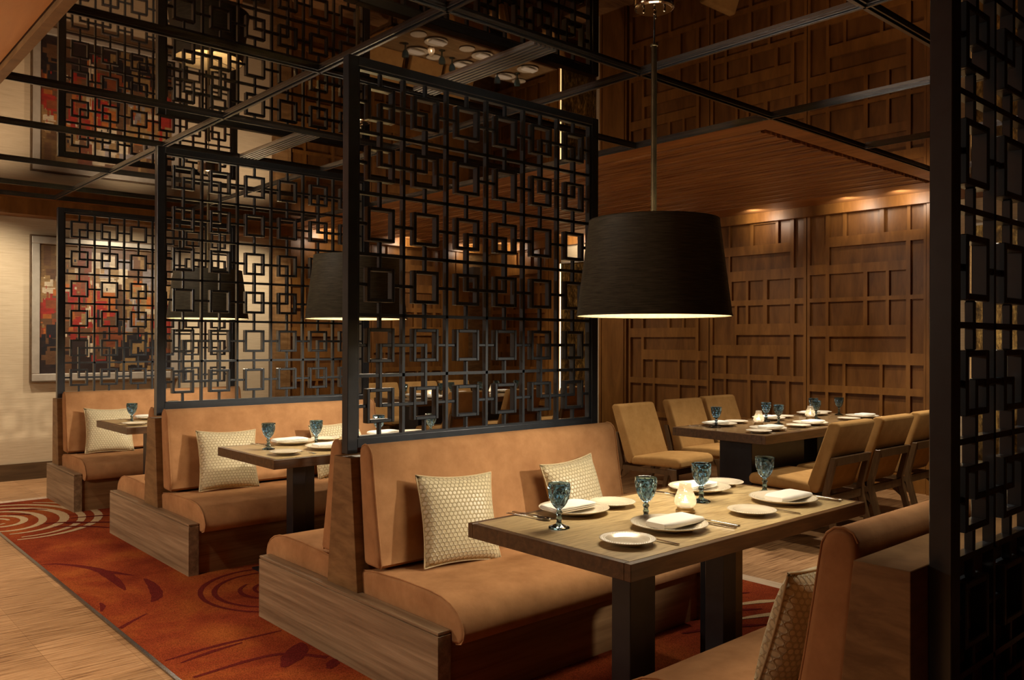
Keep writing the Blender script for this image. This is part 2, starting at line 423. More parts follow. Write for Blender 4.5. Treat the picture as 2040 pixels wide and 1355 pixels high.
# lower wood ceiling over the aisle, its edge trim and the far bulkhead
st('ceiling_aisle', B((-4, .885, -3, 9.55, H+.01, H+.04)), M['soffit'])
st('trim_%d' % k, B((.895, .94, -3, 9.55, H-.02, H+.03)), M['divider']); k += 1
st('trim_%d' % k, B((-4, 4.6, 9.30, 9.55, 2.635, H+.02)), M['panelwood']); k += 1
st('ceiling_bulkhead', B((.94, 4.6, 9.05, 9.55, H, H+.03)), M['panelwood'])
# slatted wood ceiling over the dining tables
bm = B((4.6, 8.05, 2.79, 9.55, H+.035, H+.06, 1), (4.625, 4.86, 2.81, 9.55, H-.004, H+.04), (4.86, 8.05, 2.81, 2.975, H-.004, H+.04), (7.52, 8.05, 2.975, 9.55, H-.004, H+.04))
x = 4.885; k_ = 0
while x < 7.5:
    box(bm, x, x+.040, 2.975+.05, 9.55, H-.004-.006*(k_ % 3 == 0), H+.036); x += .066; k_ += 1
st('ceiling_slats', bm, [M['slatwood'], M['baseboard']])  # backing darkened to deepen the shade in the slat gaps

# walls
st('wall_far', B((-4, 4.6, 9.55, 9.65, 0, H+.05)), M['cream'])
st('baseboard_far', B((-4, 4.6, 9.53, 9.56, 0, .166)), M['baseboard'])
st('wall_left', B((-4.1, -4, -3, 9.65, 0, H+.05)), M['panelwood'])
st('wall_near', B((-4, 9, -3.1, -3, 0, H+.05)), M['divider'])
PA = [(.04,2.45,.25,2.71),(.27,2.45,.52,2.71),(.56,2.45,.83,2.67),(.86,2.45,1.0,2.71),(1.04,2.18,1.15,2.72),(.27,2.18,1.0,2.35),(.05,1.86,.25,2.35),(.29,1.86,.47,2.07),(.5,1.86,.68,2.07),(.73,1.86,1.0,2.07),(1.05,1.86,1.15,2.07),(.36,1.6,.47,1.8),(.5,1.6,.68,1.8),(.73,1.6,1.0,1.8),(1.05,1.6,1.15,1.8),(.04,1.37,.33,1.8),(.35,1.37,1.0,1.48),(1.04,1.05,1.15,1.48),(.04,1.05,.19,1.25),(.22,1.05,.49,1.25),(.52,1.05,.81,1.25),(.85,1.05,1.0,1.25),(.04,.58,.19,.99),(.22,.58,.49,.99),(.53,.58,.73,.99),(.76,.58,.95,.99),(.99,.58,1.15,.99),(.05,.16,.5,.52),(.54,.16,1.14,.52)]
PB = [(.03,2.19,.2,2.72),(.24,2.46,.38,2.72),(.42,2.46,.75,2.69),(.79,2.46,1.01,2.69),(1.04,2.46,1.16,2.72),(.24,2.18,1.0,2.36),(1.04,1.85,1.16,2.36),(.03,1.85,.2,2.09),(.24,1.85,.59,2.09),(.63,1.85,.81,2.09),(.84,1.85,1.0,2.09),(.03,1.57,.2,1.81),(.23,1.57,.59,1.81),(.63,1.57,.81,1.81),(.84,1.57,1.0,1.81),(1.04,1.3,1.16,1.81),(.03,.97,.2,1.46),(.24,1.31,1.0,1.46),(.23,.97,.38,1.19),(.41,.97,.75,1.19),(.78,.97,1.0,1.19),(1.04,.97,1.16,1.19),(.03,.56,.2,.9),(.23,.56,.38,.9),(.41,.56,.75,.9),(.78,.56,1.0,.9),(1.04,.56,1.16,.9),(.05,.16,.6,.5),(.64,.16,1.14,.5)]
BASE = .006
def relief(bm, cells, width, z0, z1, P, depth=.03, scale=1.0):
    """raised grid of rails with sunken cells; P(s, z, d) places a point d proud of the wall"""
    cells = [(a*scale, b_, c*scale, d) for a, b_, c, d in cells]
    xs = sorted({0, width} | {round(v, 4) for c in cells for v in (c[0], c[2])}); zs = sorted({z0, z1} | {round(v, 4) for c in cells for v in (c[1], c[3])})
    sunk = {}
    for i in range(len(xs)-1):
        for j in range(len(zs)-1):
            mx, mz = (xs[i]+xs[i+1])/2, (zs[j]+zs[j+1])/2
            sunk[i, j] = any(c[0] < mx < c[2] and c[1] < mz < c[3] for c in cells)
    def quad(*pts, mi=0):
        f = bm.faces.new([bm.verts.new(P(*p)) for p in pts]); f.material_index = mi
    for (i, j), s_ in sunk.items():
        d = BASE if s_ else depth
        a, b_, c, e = xs[i], xs[i+1], zs[j], zs[j+1]
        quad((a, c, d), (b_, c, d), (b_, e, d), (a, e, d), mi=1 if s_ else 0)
        if i+1 < len(xs)-1 and sunk[i+1, j] != s_: quad((b_, c, BASE), (b_, c, depth), (b_, e, depth), (b_, e, BASE))
        if j+1 < len(zs)-1 and sunk[i, j+1] != s_: quad((a, e, BASE), (a, e, depth), (b_, e, depth), (b_, e, BASE))
    for s0, s1 in ((0, 0), (width, width)): quad((s0, z0, 0), (s0, z0, depth), (s0, z1, depth), (s0, z1, 0))
def panel_right(n, ytop, cells, width=1.19):
    bm = bmesh.new(); yy = ytop-.004
    relief(bm, cells, width-.008, 0, 2.775, lambda s_, z, d: (8.05-d, yy-s_, z), .042, (width-.008)/1.182)
    bmesh.ops.remove_doubles(bm, verts=bm.verts[:], dist=1e-5)
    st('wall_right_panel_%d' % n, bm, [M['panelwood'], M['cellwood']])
def panel_far(n, x0, cells, width=1.19):
    bm = bmesh.new()
    relief(bm, cells, width-.008, 0, 2.775, lambda s_, z, d: (x0+.004+s_, 9.55-d, z), .042, (width-.008)/1.182)
    bmesh.ops.remove_doubles(bm, verts=bm.verts[:], dist=1e-5)
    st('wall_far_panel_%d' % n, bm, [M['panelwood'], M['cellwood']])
st('wall_right', B((8.05, 8.15, -3, 9.65, 0, H+.05)), M['divider'])
st('wall_far_inner', B((4.6, 8.15, 9.55, 9.65, 0, H+.05)), M['divider'])
panel_right(1, 4.42, PB); panel_right(2, 5.612, PA); panel_right(3, 6.805, PB); panel_right(4, 9.45, PA, 1.19)
panel_far(1, 4.80, PB); panel_far(2, 5.99, PA)
def pier_right(n, y0, y1, d=.07):
    bm = B((8.05-d, 8.05, y0, y1, 0, H), (8.05-d-.012, 8.05-d, y0+.03, y0+.045, 0, H), (8.05-d-.012, 8.05-d, y1-.045, y1-.03, 0, H))
    st('trim_%d' % n, bm, M['panelwood'])
k = 40
pier_right(k, 6.82, 7.27); pier_right(k+1, 8.0, 8.24); pier_right(k+2, 2.98, 3.22); k += 3
st('trim_%d' % k, B((7.98, 8.05, 7.27, 7.31, 0, H)), M['cream']); k += 1
st('trim_%d' % k, B((7.98, 8.05, 2.84, 2.97, 0, H)), M['cream']); k += 1
st('trim_%d' % k, B((4.61, 4.80, 9.46, 9.55, 0, H), (4.765, 4.80, 9.44, 9.46, 0, H)), M['divider']); k += 1
st('trim_%d' % k, B((7.19, 7.60, 9.46, 9.55, 0, H), (7.36, 7.42, 9.445, 9.46, 0, H)), M['panelwood']); k += 1
st('trim_%d' % k, B((4.61, 8.05, 9.40, 9.55, 2.68, H)), M['panelwood']); k += 1
st('trim_%d' % k, B((7.94, 8.05, -3, 9.55, 2.685, H)), M['panelwood']); k += 1
st('wall_right_upper', B((8.02, 8.05, 7.31, 8.0, 2.47, H), (8.02, 8.05, 1.5, 2.84, 2.46, H)), M['cream'])

# antiqued gold mirrors with a lit frame
def gold_mirror(y0, y1, zt, lit, label):
    t = thing('gold_mirror', label, 'mirror', (8.05, (y0+y1)/2, 0), 0, 'antiqued gold mirrors on the panelled wall')
    hw = (y1-y0)/2
    obj('mirror_panel', B((-.03, -.001, -hw+.02, hw-.02, .12, zt-.02)), M['goldmirror'], t)
    obj('frame', B((-.055, -.001, -hw, hw, zt-.02, zt), (-.055, -.001, -hw, -hw+.02, .1, zt), (-.055, -.001, hw-.02, hw, .1, zt)), M['silver'], t)
    s_ = 1
    obj('light_strip', B((-.06, -.055, hw-.017, hw-.003, .3, zt-.02)), M['led'], t, label='thin warm glowing light strip')
    obj('skirting', B((-.05, -.001, -hw, hw, 0, .1)), M['baseboard'], t)
gold_mirror(7.32, 7.995, 2.47, 1, "tall antiqued gold mirror behind the right post of the nearest full lattice screen")
gold_mirror(1.5, 2.835, 2.46, 1, 'antiqued gold mirror seen through the lattice at the right edge')

# ------------------------------------------------------------------ lattice screens
RINGS6 = [(0, 0), (4, 0), (2, 2), (0, 4), (4, 4)]
def screen(loc, z0, ztop, zlat, rows, pitch, label, rings=RINGS6, w_=1.626, foot=None):
    t = thing('lattice_screen', label, 'screen', loc, 0, 'black lattice screens between the booths')
    pw, px, d = .051, .2525, .05
    for a in (0, w_-pw-.002):
        obj('post', B((a, a+pw, -d/2, d/2, z0, ztop)), M['black'], t, bevel=.002, seg=1)
    lx = pw; lw = 6*px; zb = zlat-rows*pitch
    obj('rail', B((pw, w_-pw-.002, -d/2, d/2, zlat+.012, ztop)), M['black'], t, bevel=.002, seg=1)
    obj('rail', B((pw, w_-pw-.002, -d/2, d/2, max(zb-.045, .008) if foot is None else foot, zb-.006)), M['black'], t, bevel=.002, seg=1)
    # slim inner border
    bw = .012
    obj('inner_border', B((lx, lx+bw, -.016, .016, zb, zlat+.012), (lx+lw-.006, lx+lw+.008, -.016, .016, zb, zlat+.012), (lx, lx+lw, -.016, .016, zlat, zlat+.012), (lx, lx+lw, -.016, .016, zb-.006, zb+.006)), M['black'], t)
    hb = .0075
    for i in range(1, 6):
        obj('grid_bar', B((lx+i*px-hb, lx+i*px+hb, -.013, .013, zb, zlat)), M['black'], t)
    for j in range(1, rows):
        z = zlat-j*pitch
        obj('grid_bar', B((lx, lx+lw, -.013, .013, z-hb, z+hb)), M['black'], t)
    sx, sz, bt = .0735, pitch*.285, .0165
    bm = B((-sx, -sx+bt, -.019, .019, -sz, sz), (sx-bt, sx, -.019, .019, -sz, sz), (-sx+bt, sx-bt, -.019, .019, sz-bt, sz), (-sx+bt, sx-bt, -.019, .019, -sz, -sz+bt),
           (-px/2, -sx, -.011, .011, -hb, hb), (sx, px/2, -.011, .011, -hb, hb), (-hb, hb, -.011, .011, sz, pitch/2), (-hb, hb, -.011, .011, -pitch/2, -sz))
    first = None
    for i in range(6):
        for j in range(rows):
            p = (lx+(i+.5)*px, 0, zlat-(j+.5)*pitch)
            if first is None:
                first = obj('square_frame', bm, M['black'], t, bevel=.0025, seg=1); first.location = p
            else:
                o = first.copy(); C.objects.link(o); o.parent = t; o.location = p
    ring = None; q = .008
    for i, j in rings:
        p = (lx+(i+1)*px, 0, zlat-(j+1)*pitch)
        if ring is None:
            a, c = px/2, pitch/2
            bm = B((-a-q, -a+q, -.0165, .0165, -c-q, c+q), (a-q, a+q, -.0165, .0165, -c-q, c+q), (-a+q, a-q, -.0165, .0165, c-q, c+q), (-a+q, a-q, -.0165, .0165, -c-q, -c+q))
            ring = obj('linking_square', bm, M['black'], t, bevel=.002, seg=1); ring.location = p
        else:
            o = ring.copy(); C.objects.link(o); o.parent = t; o.location = p
    return t
screen((1.919, 3.26, 0), .902, 2.668, 2.615, 6, .274, 'tall black lattice screen standing on the nearest double bench, left of the big lamp')
screen((1.930, 5.695, 0), .905, 2.685, 2.632, 6, .274, 'black lattice screen on the middle double bench, second from the front')
screen((1.915, 8.13, 0), .895, 2.565, 2.515, 6, .2625, 'farthest black lattice screen, in front of the framed painting')
screen((2.001, .776, 0), .006, 2.70, 2.538, 9, .274, 'floor-standing black lattice screen cut off by the right edge of the photo', rings=RINGS6+[(2, 6), (1, 7)])

# ------------------------------------------------------------------ booth benches
def seat_prof(sg):
    P = [(.10, .258), (.10, .402), (.22, .416), (.42, .425), (.60, .424), (.68, .417), (.735, .402), (.778, .378), (.806, .346), (.818, .312), (.816, .284), (.800, .266), (.77, .258)]
    return [(sg*a, z) for a, z in P]
def back_prof(sg):
    P = [(.122, .432), (.24, .428), (.249, .445), (.240, .50), (.218, .62), (.195, .76), (.178, .87), (.172, .905), (.160, .930), (.140, .946), (.115, .950), (.092, .940), (.080, .918), (.078, .88), (.100, .65)]
    return [(sg*a, z) for a, z in P]
def bench(cy, label, front=True, back=True):
    t = thing('booth_bench', label, 'bench', (1.877, cy, 0), 0, 'suede booth benches in a row')
    L = 1.70
    ya, yb = (-.755 if front else -.055), (.755 if back else .12)
    if not front: ya = -.062
    for a in (0, L-.062):
        nm = B((a, a+.062, ya, yb, .004, .297), (a+.005, a+.057, ya+.005, yb-.005, .297, .303), (a+.001, a+.061, ya+.001, yb-.001, .303, .313))
        obj('end_board', nm, M['plinth'], t, bevel=.0012, seg=1)
    obj('base', B((.062, L-.062, ya+.02 if front else ya, yb-.02 if back else yb, .004, .257)), M['riser'], t)
    lo, hi = (-.128 if front else -.062), (.128 if back else .075)
    lt, ht = (-.070 if front else -.062), (.070 if back else .07)
    bm = bmesh.new(); prism(bm, [(lo, .313), (hi, .313), (ht, .889), (lt, .889)], .035, L-.01)
    obj('divider', bm, M['divider'], t, bevel=.0015, seg=1)
    for on, sg in ((front, -1), (back, 1)):
        if not on: continue
        bm = bmesh.new(); prism(bm, seat_prof(sg), .066, L-.066)
        s_ = obj('seat_cushion', bm, M['suede'], t, bevel=.016, seg=3, angle=35, smooth=True)
        bm = bmesh.new(); prism(bm, back_prof(sg), .070, L-.035)
        b_ = obj('backrest', bm, M['suede'], t, bevel=.022, seg=3, angle=40, smooth=True)
        for o, pr, xx in ((s_, seat_prof(sg)[1:], (.074, L-.074)), (b_, back_prof(sg)[1:13], (.081, L-.046))):
            for x in xx:
                bm = bmesh.new(); tube(bm, [(x, y*1.001, z+.001) for y, z in pr], .0035, 6)
                obj('seam', bm, M['suede'], o, smooth=True)
    return t
CY = [.866, 3.268, 5.722, 8.176]
bench(CY[0], 'single orange suede bench at lower right, its wooden back against the front lattice', front=False)
bench(CY[1], 'nearest orange suede double bench, under the tallest full lattice screen')
bench(CY[2], 'middle orange suede double bench, under the second lattice screen')
bench(CY[3], 'farthest orange suede bench, a single one beside the painting', back=False)

# ------------------------------------------------------------------ tables
def booth_table(x, y, label):
    """x, y: near aisle corner"""
    t = thing('booth_table', label, 'table', (x, y, 0), 0, 'oblong tables between the booth benches')
    L, W, b_ = 1.467, .757, .026
    bm = B((0, L, 0, b_, .698, .750), (0, L, W-b_, W, .698, .750), (0, b_, b_, W-b_, .698, .750), (L-b_, L, b_, W-b_, .698, .750), (b_, L-b_, b_, W-b_, .698, .735))
    obj('edge_frame', bm, M['edge'], t, bevel=.0015, seg=1)
    obj('tabletop', B((b_+.0005, L-b_-.0005, b_+.0005, W-b_-.0005, .735, .7505)), M['tabletop'], t)
    for a in (.2, .72):
        l = obj('leg', B((a, a+.08, .17, .25, .006, .698)), M['legmetal'], t, bevel=.002, seg=1)
        obj('edge_strip', B((a+.08, a+.145, .185, .235, .006, .698)), M['bronze'] if a > .5 else M['legmetal'], l)
    l = obj('leg', B((1.15, 1.23, .50, .58, .006, .698)), M['legmetal'], t, bevel=.002, seg=1)
    obj('base_plate', B((.16, 1.27, .14, .62, .006, .016)), M['legmetal'], t)
    return t
TAB = [(1.888, 1.593), (2.075, 4.268), (2.02, 6.57)]
booth_table(*TAB[0], 'nearest booth table, pale grained top with dark walnut edge')
booth_table(*TAB[1], 'middle booth table, between the first and second lattice screens')
booth_table(*TAB[2], 'farthest booth table, at the bench beside the painting')
def dining_table(x, y, label):
    t = thing('dining_table', label, 'table', (x, y, 0), 0, 'long dining tables by the panelled walls')
    L, W, b_ = 1.09, .80, .03
    for k in (0, 1):
        o = k*(L+.002)
        bm = B((o, o+L, 0, b_, .688, .75), (o, o+L, W-b_, W, .688, .75), (o, o+b_, b_, W-b_, .688, .75), (o+L-b_, o+L, b_, W-b_, .688, .75), (o+b_, o+L-b_, b_, W-b_, .688, .735))
        e = obj('edge_frame', bm, M['edge'], t, bevel=.0015, seg=1)
        obj('tabletop', B((o+b_, o+L-b_, b_, W-b_, .735, .7503)), M['tabletop2'], t)
    for a in (.24, 1.2):
        obj('pedestal', B((a, a+.75, .26, .54, .03, .688)), M['legmetal'], t, bevel=.003, seg=1)
        obj('base_plate', B((a-.05, a+.80, .2, .6, 0, .03)), M['legmetal'], t)
    return t
dining_table(5.19, 3.17, 'long polished dining table in the right background before the panelled wall')
dining_table(5.27, 7.50, 'long polished dining table seen through the nearest full lattice screen')

# ------------------------------------------------------------------ chairs
def make_chair(label):
    t = thing('dining_chair', label, 'chair', (0, 0, 0), 0, 'tan suede dining chairs')
    sp = [(-.20, .385), (.27, .395), (.285, .41), (.288, .44), (.275, .468), (.24, .477), (.05, .475), (-.12, .462), (-.20, .452)]
    bm = bmesh.new(); prism(bm, sp, -.25, .25); obj('seat', bm, M['chair_suede'], t, bevel=.022, seg=3, angle=40, smooth=True)
    bp_ = [(-.165, .452), (-.195, .395), (-.22, .388), (-.245, .405), (-.262, .44), (-.40, .845), (-.398, .862), (-.380, .872), (-.335, .872), (-.315, .862)]
    bm = bmesh.new(); prism(bm, bp_, -.25, .25); obj('backrest', bm, M['chair_suede'], t, bevel=.022, seg=3, angle=40, smooth=True)
    W = M['chairwood']
    def leg(x0, x1, pts):
        bm = bmesh.new(); prism(bm, pts, x0, x1); return obj('leg', bm, W, t, bevel=.003, seg=1)
    rear = [(-.415, 0), (-.375, 0), (-.285, .335), (-.275, .395), (-.335, .640), (-.375, .640), (-.318, .40), (-.325, .34)]
    front = [(.235, 0), (.27, 0), (.255, .385), (.165, .385), (.195, .33)]
    for x in (-.255, .222):
        leg(x, x+.033, rear); leg(x, x+.033, front)
        bm = bmesh.new(); prism(bm, [(-.305, .335), (.21, .335), (.21, .372), (-.29, .372)], x+.004, x+.029)
        r = obj('side_rail', bm, W, t)
        bm = bmesh.new(); prism(bm, [(-.31, .25), (-.275, .335), (-.20, .335)], x+.006, x+.027); obj('gusset', bm, W, r)
    obj('back_rail', B((-.222, .222, -.368, -.335, .585, .640)), W, t, bevel=.002, seg=1)
    obj('cross_rail', B((-.222, .222, -.315, -.288, .33, .385)), W, t, bevel=.002, seg=1)
    obj('cross_rail', B((-.222, .222, .19, .215, .33, .375)), W, t, bevel=.002, seg=1)
    return t
M['chairwood'] = grain('brown_chair_wood', (.075, .038, .014), (.135, .072, .029), (10, 10, 1.5), .4, 3, .03)
chair0 = None
def chair(x, yback, facing, label, dz=0):
    """yback: where the top of the back stands; facing +1 towards +Y"""
    global chair0
    rz = (0 if facing > 0 else PI)+dz
    loc = (x, yback+.36*facing, 0)
    if chair0 is None:
        chair0 = make_chair(label); chair0.location = loc; chair0.rotation_euler = (0, 0, rz)
    else: dup(chair0, loc, rz, label)
chair(5.50, 2.70, 1, 'tan suede chair with its back to us, nearest one at the right dining table')
chair(6.14, 2.70, 1, 'tan suede chair with its back to us, middle one of the three on the right')
chair(6.80, 2.72, 1, 'tan suede chair half hidden by the black post of the right-edge lattice')
chair(5.64, 4.72, -1, 'tan suede chair facing us at the left end of the right dining table', .06)
chair(6.42, 4.80, -1, 'tan suede chair facing us, second along the far side of right dining table')
chair(7.06, 4.86, -1, 'tan suede chair facing us, deepest on the far side of right dining table')
chair(5.60, 6.95, 1, 'tan chair with its back to us, left one behind the nearest full lattice')
chair(6.39, 6.95, 1, 'tan chair with its back to us, centre one behind the nearest full lattice')
chair(7.25, 6.95, 1, 'tan chair before the gold mirror, seen through the nearest full lattice')
chair(5.85, 9.08, -1, 'tan chair facing us through the lattice, left one along the far wall')
chair(6.47, 9.08, -1, 'tan chair facing us through the lattice, middle one along the far wall')
chair(7.02, 9.08, -1, 'tan chair facing us through the lattice, right one along the far wall')

# ------------------------------------------------------------------ pendant lamps
def pendant(x, y, zb, label):
    t = thing('pendant_lamp', label, 'lamp', (x, y, 0), 0, 'black drum pendant lamps over the booths')
    R, r, h_ = .3086, .258, .383
    bm = bmesh.new(); lathe(bm, [(R, zb), (R+.001, zb+.006), (R-.002, zb+.007), (r+.0005, zb+h_-.006), (r+.001, zb+h_), (r-.004, zb+h_), (R-.006, zb+.004), (R-.004, zb), (R, zb)], 96)
    for f in bm.faces:
        c = f.calc_center_median(); rad = math.hypot(c.x, c.y); zz = (c.z-zb)/h_
        mid = (R+(r-R)*zz)-.0035
        f.material_index = 1 if rad < mid else 0
    obj('lamp_shade', bm, [M['shade'], M['gold']], t, smooth=True)
    bm = bmesh.new(); lathe(bm, [(0, zb+.060), (.268, zb+.060), (.270, zb+.064), (.268, zb+.068), (0, zb+.068)], 64)
    obj('diffuser', bm, M['lampdisc'], t)
    bm = bmesh.new(); lathe(bm, [(0, zb+.15), (.02, zb+.155), (.034, zb+.18), (.030, zb+.21), (.016, zb+.24), (0, zb+.24)], 20)
    obj('bulb', bm, M['bulb'], t, smooth=True)
    sp = bmesh.new()
    for a in range(3):
        an = a*2*PI/3+.3
        tube(sp, [(0, 0, zb+h_-.03), (.256*math.cos(an), .256*math.sin(an), zb+h_-.01)], .003, 6)
    tube(sp, [(0, 0, zb+.07), (0, 0, zb+h_-.03)], .012, 10)
    obj('spider_frame', sp, M['rod'], t)
    bm = bmesh.new(); lathe(bm, [(0, zb+h_-.03), (.0115, zb+h_-.03), (.0115, 2.585), (.016, 2.587), (.016, 2.593), (.006, 2.596), (0, 2.596)], 16)
    obj('rod', bm, M['rod'], t, smooth=False)
    bm = bmesh.new(); tube(bm, [(0, 0, 2.59), (.002, .001, 2.66), (0, 0, 2.74)], .0035, 8); obj('cord', bm, M['black'], t, smooth=True)
    bm = bmesh.new(); lathe(bm, [(0, 2.732), (.070, 2.732), (.079, 2.738), (.081, 2.745), (.081, H), (0, H)], 48)
    c = obj('canopy', bm, M['canopy'], t, bevel=.002)
    for a in (0, 2.1, 4.2, None):
        px, py = (.047*math.cos(a+.6), .047*math.sin(a+.6)) if a is not None else (0, 0)
        bm = bmesh.new(); lathe(bm, [(0, 2.712), (.005, 2.713), (.007, 2.718), (.005, 2.724), (.007, 2.733), (0, 2.733)], 12)
        for v in bm.verts: v.co.x += px; v.co.y += py
        obj('screw_cap', bm, M['canopy'], c, smooth=True)
    return t
pendant(2.66, 2.13, 1.503, 'large black drum pendant lamp over the nearest booth table')
pendant(2.70, 4.45, 1.535, 'black drum pendant lamp over the middle booth table, beside the tall screen post')
pendant(2.63, 6.57, 1.575, 'farthest black drum pendant lamp, seen through the second lattice screen')

# ------------------------------------------------------------------ cushions
def pillow_mesh(bm, s_=.40, T=.065, n=18):
    uvl = bm.loops.layers.uv.new('UVMap'); G = {}
    for side in (1, -1):
        for i in range(n+1):
            for j in range(n+1):
                u, v = -1+2*i/n, -1+2*j/n
                edge = i in (0, n) or j in (0, n)
                if edge and side < 0: G[side, i, j] = G[1, i, j]; continue
                k = .085
                x = u*(1-k*(1-v*v)*abs(u)**3); z = v*(1-k*(1-u*u)*abs(v)**3)
                th = T*max(0, (1-abs(u)**2.6))**.55*max(0, (1-abs(v)**2.6))**.55
                G[side, i, j] = bm.verts.new((x*s_/2, side*th, z*s_/2))
    for side in (1, -1):
        for i in range(n):
            for j in range(n):
                vs = [G[side, i, j], G[side, i+1, j], G[side, i+1, j+1], G[side, i, j+1]]
                f = bm.faces.new(vs if side < 0 else vs[::-1])
                idx = [(i, j), (i+1, j), (i+1, j+1), (i, j+1)]
                if side > 0: idx = idx[::-1]
                for lp, (a, b_) in zip(f.loops, idx): lp[uvl].uv = (a/n, b_/n)
    n2 = 40; P = []
    for (a, b_) in (((-1, -1), (1, -1)), ((1, -1), (1, 1)), ((1, 1), (-1, 1)), ((-1, 1), (-1, -1))):
        for q in range(n2):
            f = q/n2; u, v = a[0]+(b_[0]-a[0])*f, a[1]+(b_[1]-a[1])*f; k = .085
            P.append((u*(1-k*(1-v*v)*abs(u)**3)*s_/2, 0, v*(1-k*(1-u*u)*abs(v)**3)*s_/2))
    return P
pil0 = None
def pillow(x, y, z, rot, label):
    global pil0
    if pil0 is None:
        t = thing('throw_pillow', label, 'pillow', (x, y, z), 0, 'gold honeycomb throw pillows'); t.rotation_euler = rot
        bm = bmesh.new(); P = pillow_mesh(bm); obj('cover', bm, M['jacquard'], t, smooth=True)
        bm = bmesh.new(); tube(bm, P, .0035, 6, closed=True); obj('piping', bm, M['piping'], t, smooth=True)
        pil0 = t
    else: dup(pil0, (x, y, z), label=label, rot=rot)
R = math.radians
pillow(2.315, 2.945, .612, (R(-17), R(3), R(-6)), 'gold honeycomb pillow on the nearest double bench, at its aisle end')
pillow(3.07, 2.95, .612, (R(-17), R(-3), R(4)), 'gold honeycomb pillow on the nearest double bench, at its inner end')
pillow(2.30, 5.40, .612, (R(-17), R(2), R(-4)), 'gold honeycomb pillow on the middle bench, at its aisle end')
pillow(3.12, 5.40, .612, (R(-17), R(-2), R(3)), 'gold honeycomb pillow on the middle bench, behind the second blue goblet')
pillow(2.27, 7.855, .612, (R(-17), R(2), R(-3)), 'gold honeycomb pillow on the farthest bench beside the painting')
pillow(3.15, 3.565, .625, (R(17), R(2), R(4)), 'gold honeycomb pillow peeking over the right end of the nearest backrest')
pillow(2.18, 1.19, .612, (R(17), R(0), R(-3)), 'gold honeycomb pillow seen edge-on on the lower right bench')

# ------------------------------------------------------------------ tableware prototypes
def plate_mesh(R_):
    bm = bmesh.new(); k = R_/.135
    lathe(bm, [(0, 0.001), (R_*.55, 0.0), (R_*.58, .003), (R_*.72, .008), (R_*.985, .0165*k+.003), (R_, .0185*k+.003), (R_*.99, .0205*k+.003), (R_*.96, .0195*k+.003), (R_*.74, .0135), (R_*.64, .0075), (R_*.58, .006), (0, .0055)], 56)
    # beaded relief on the rim
    for ring_, (rr, n) in enumerate(((.80, 54), (.87, 60), (.93, 64))):
        z = .0135+(rr-.74)/(.96-.74)*(.0195*k+.003-.0135)
        for i in range(n):
            a = 2*PI*(i+.5*(ring_ % 2))/n; c = Vector((R_*rr*math.cos(a), R_*rr*math.sin(a), z+.0002))
            q = .0022
            vs = [bm.verts.new(c+Vector(p)*q) for p in ((1, 0, 0), (0, 1, 0), (-1, 0, 0), (0, -1, 0), (0, 0, .7))]
            for f in ((0, 1, 4), (1, 2, 4), (2, 3, 4), (3, 0, 4)): bm.faces.new([vs[i2] for i2 in f])
    return bm
def goblet_bm():
    bm = bmesh.new(); n = 10
    rows = [(.0085, .066), (.0195, .076), (.0285, .089), (.0350, .105), (.0390, .122), (.0405, .139), (.0405, .150)]
    V = [[bm.verts.new((r*math.cos(2*PI*(i+.5*(k % 2))/n), r*math.sin(2*PI*(i+.5*(k % 2))/n), z)) for i in range(n)] for k, (r, z) in enumerate(rows)]
    K = len(rows)
    for k in range(K):                     # a sunken diamond standing on every vertex
        for i in range(n):
            if k+1 >= K: continue
            if k % 2 == 0: l, r_ = V[k+1][(i-1) % n], V[k+1][i]
            else: l, r_ = V[k+1][i], V[k+1][(i+1) % n]
            if k+2 < K:
                b0, t0 = V[k][i], V[k+2][i]
                c = (b0.co+t0.co+l.co+r_.co)/4; c = bm.verts.new((c.x*.90, c.y*.90, c.z))
                for tri in ((b0, r_, c), (r_, t0, c), (t0, l, c), (l, b0, c)): bm.faces.new(tri)
            else: bm.faces.new((V[k][i], r_, l))
    for i in range(n): bm.faces.new((V[0][i], V[0][(i+1) % n], V[1][i]))
    # lip and inner wall
    inner = [(.0405, .155), (.0395, .157), (.0375, .156), (.0360, .138), (.0335, .122), (.0295, .106), (.0225, .091), (.014, .081), (.006, .077), (0, .0765)]
    prev = V[-1]; off = .5*((len(rows)-1) % 2)
    for r, z in inner:
        if r == 0:
            c = bm.verts.new((0, 0, z))
            for i in range(n): bm.faces.new((prev[i], prev[(i+1) % n], c))
            break
        cur = [bm.verts.new((r*math.cos(2*PI*(i+off)/n), r*math.sin(2*PI*(i+off)/n), z)) for i in range(n)]
        for i in range(n): bm.faces.new((prev[i], prev[(i+1) % n], cur[(i+1) % n], cur[i]))
        prev = cur
    stem = [(.0075, .063), (.0115, .057), (.0125, .053), (.0085, .047), (.0085, .040), (.0115, .034), (.0105, .030), (.0085, .024), (.012, .015), (.030, .0075), (.0375, .005), (.0385, .002), (.036, 0), (0, 0)]
    prev = V[0]
    for r, z in stem:
        if r == 0:
            c = bm.verts.new((0, 0, 0.0008))
            for i in range(n): bm.faces.new((prev[(i+1) % n], prev[i], c))
            break
        cur = [bm.verts.new((r*math.cos(2*PI*i/n), r*math.sin(2*PI*i/n), z)) for i in range(n)]
        for i in range(n): bm.faces.new((prev[(i+1) % n], prev[i], cur[i], cur[(i+1) % n]))
        prev = cur
    return bm
PROTO = {}
def place(kind, build, loc, rz, label, cat, group):
    if kind not in PROTO:
        o = build(); o.location = loc; o.rotation_euler = (0, 0, rz); tag(o, label, cat, group); PROTO[kind] = o
    else:
        o = dup(PROTO[kind], loc, rz, label, group)
    return o
def b_dinner(): return obj('dinner_plate', plate_mesh(.135), M['porcelain'], smooth=True)
def b_side(): return obj('side_plate', plate_mesh(.092), M['porcelain'], smooth=True)
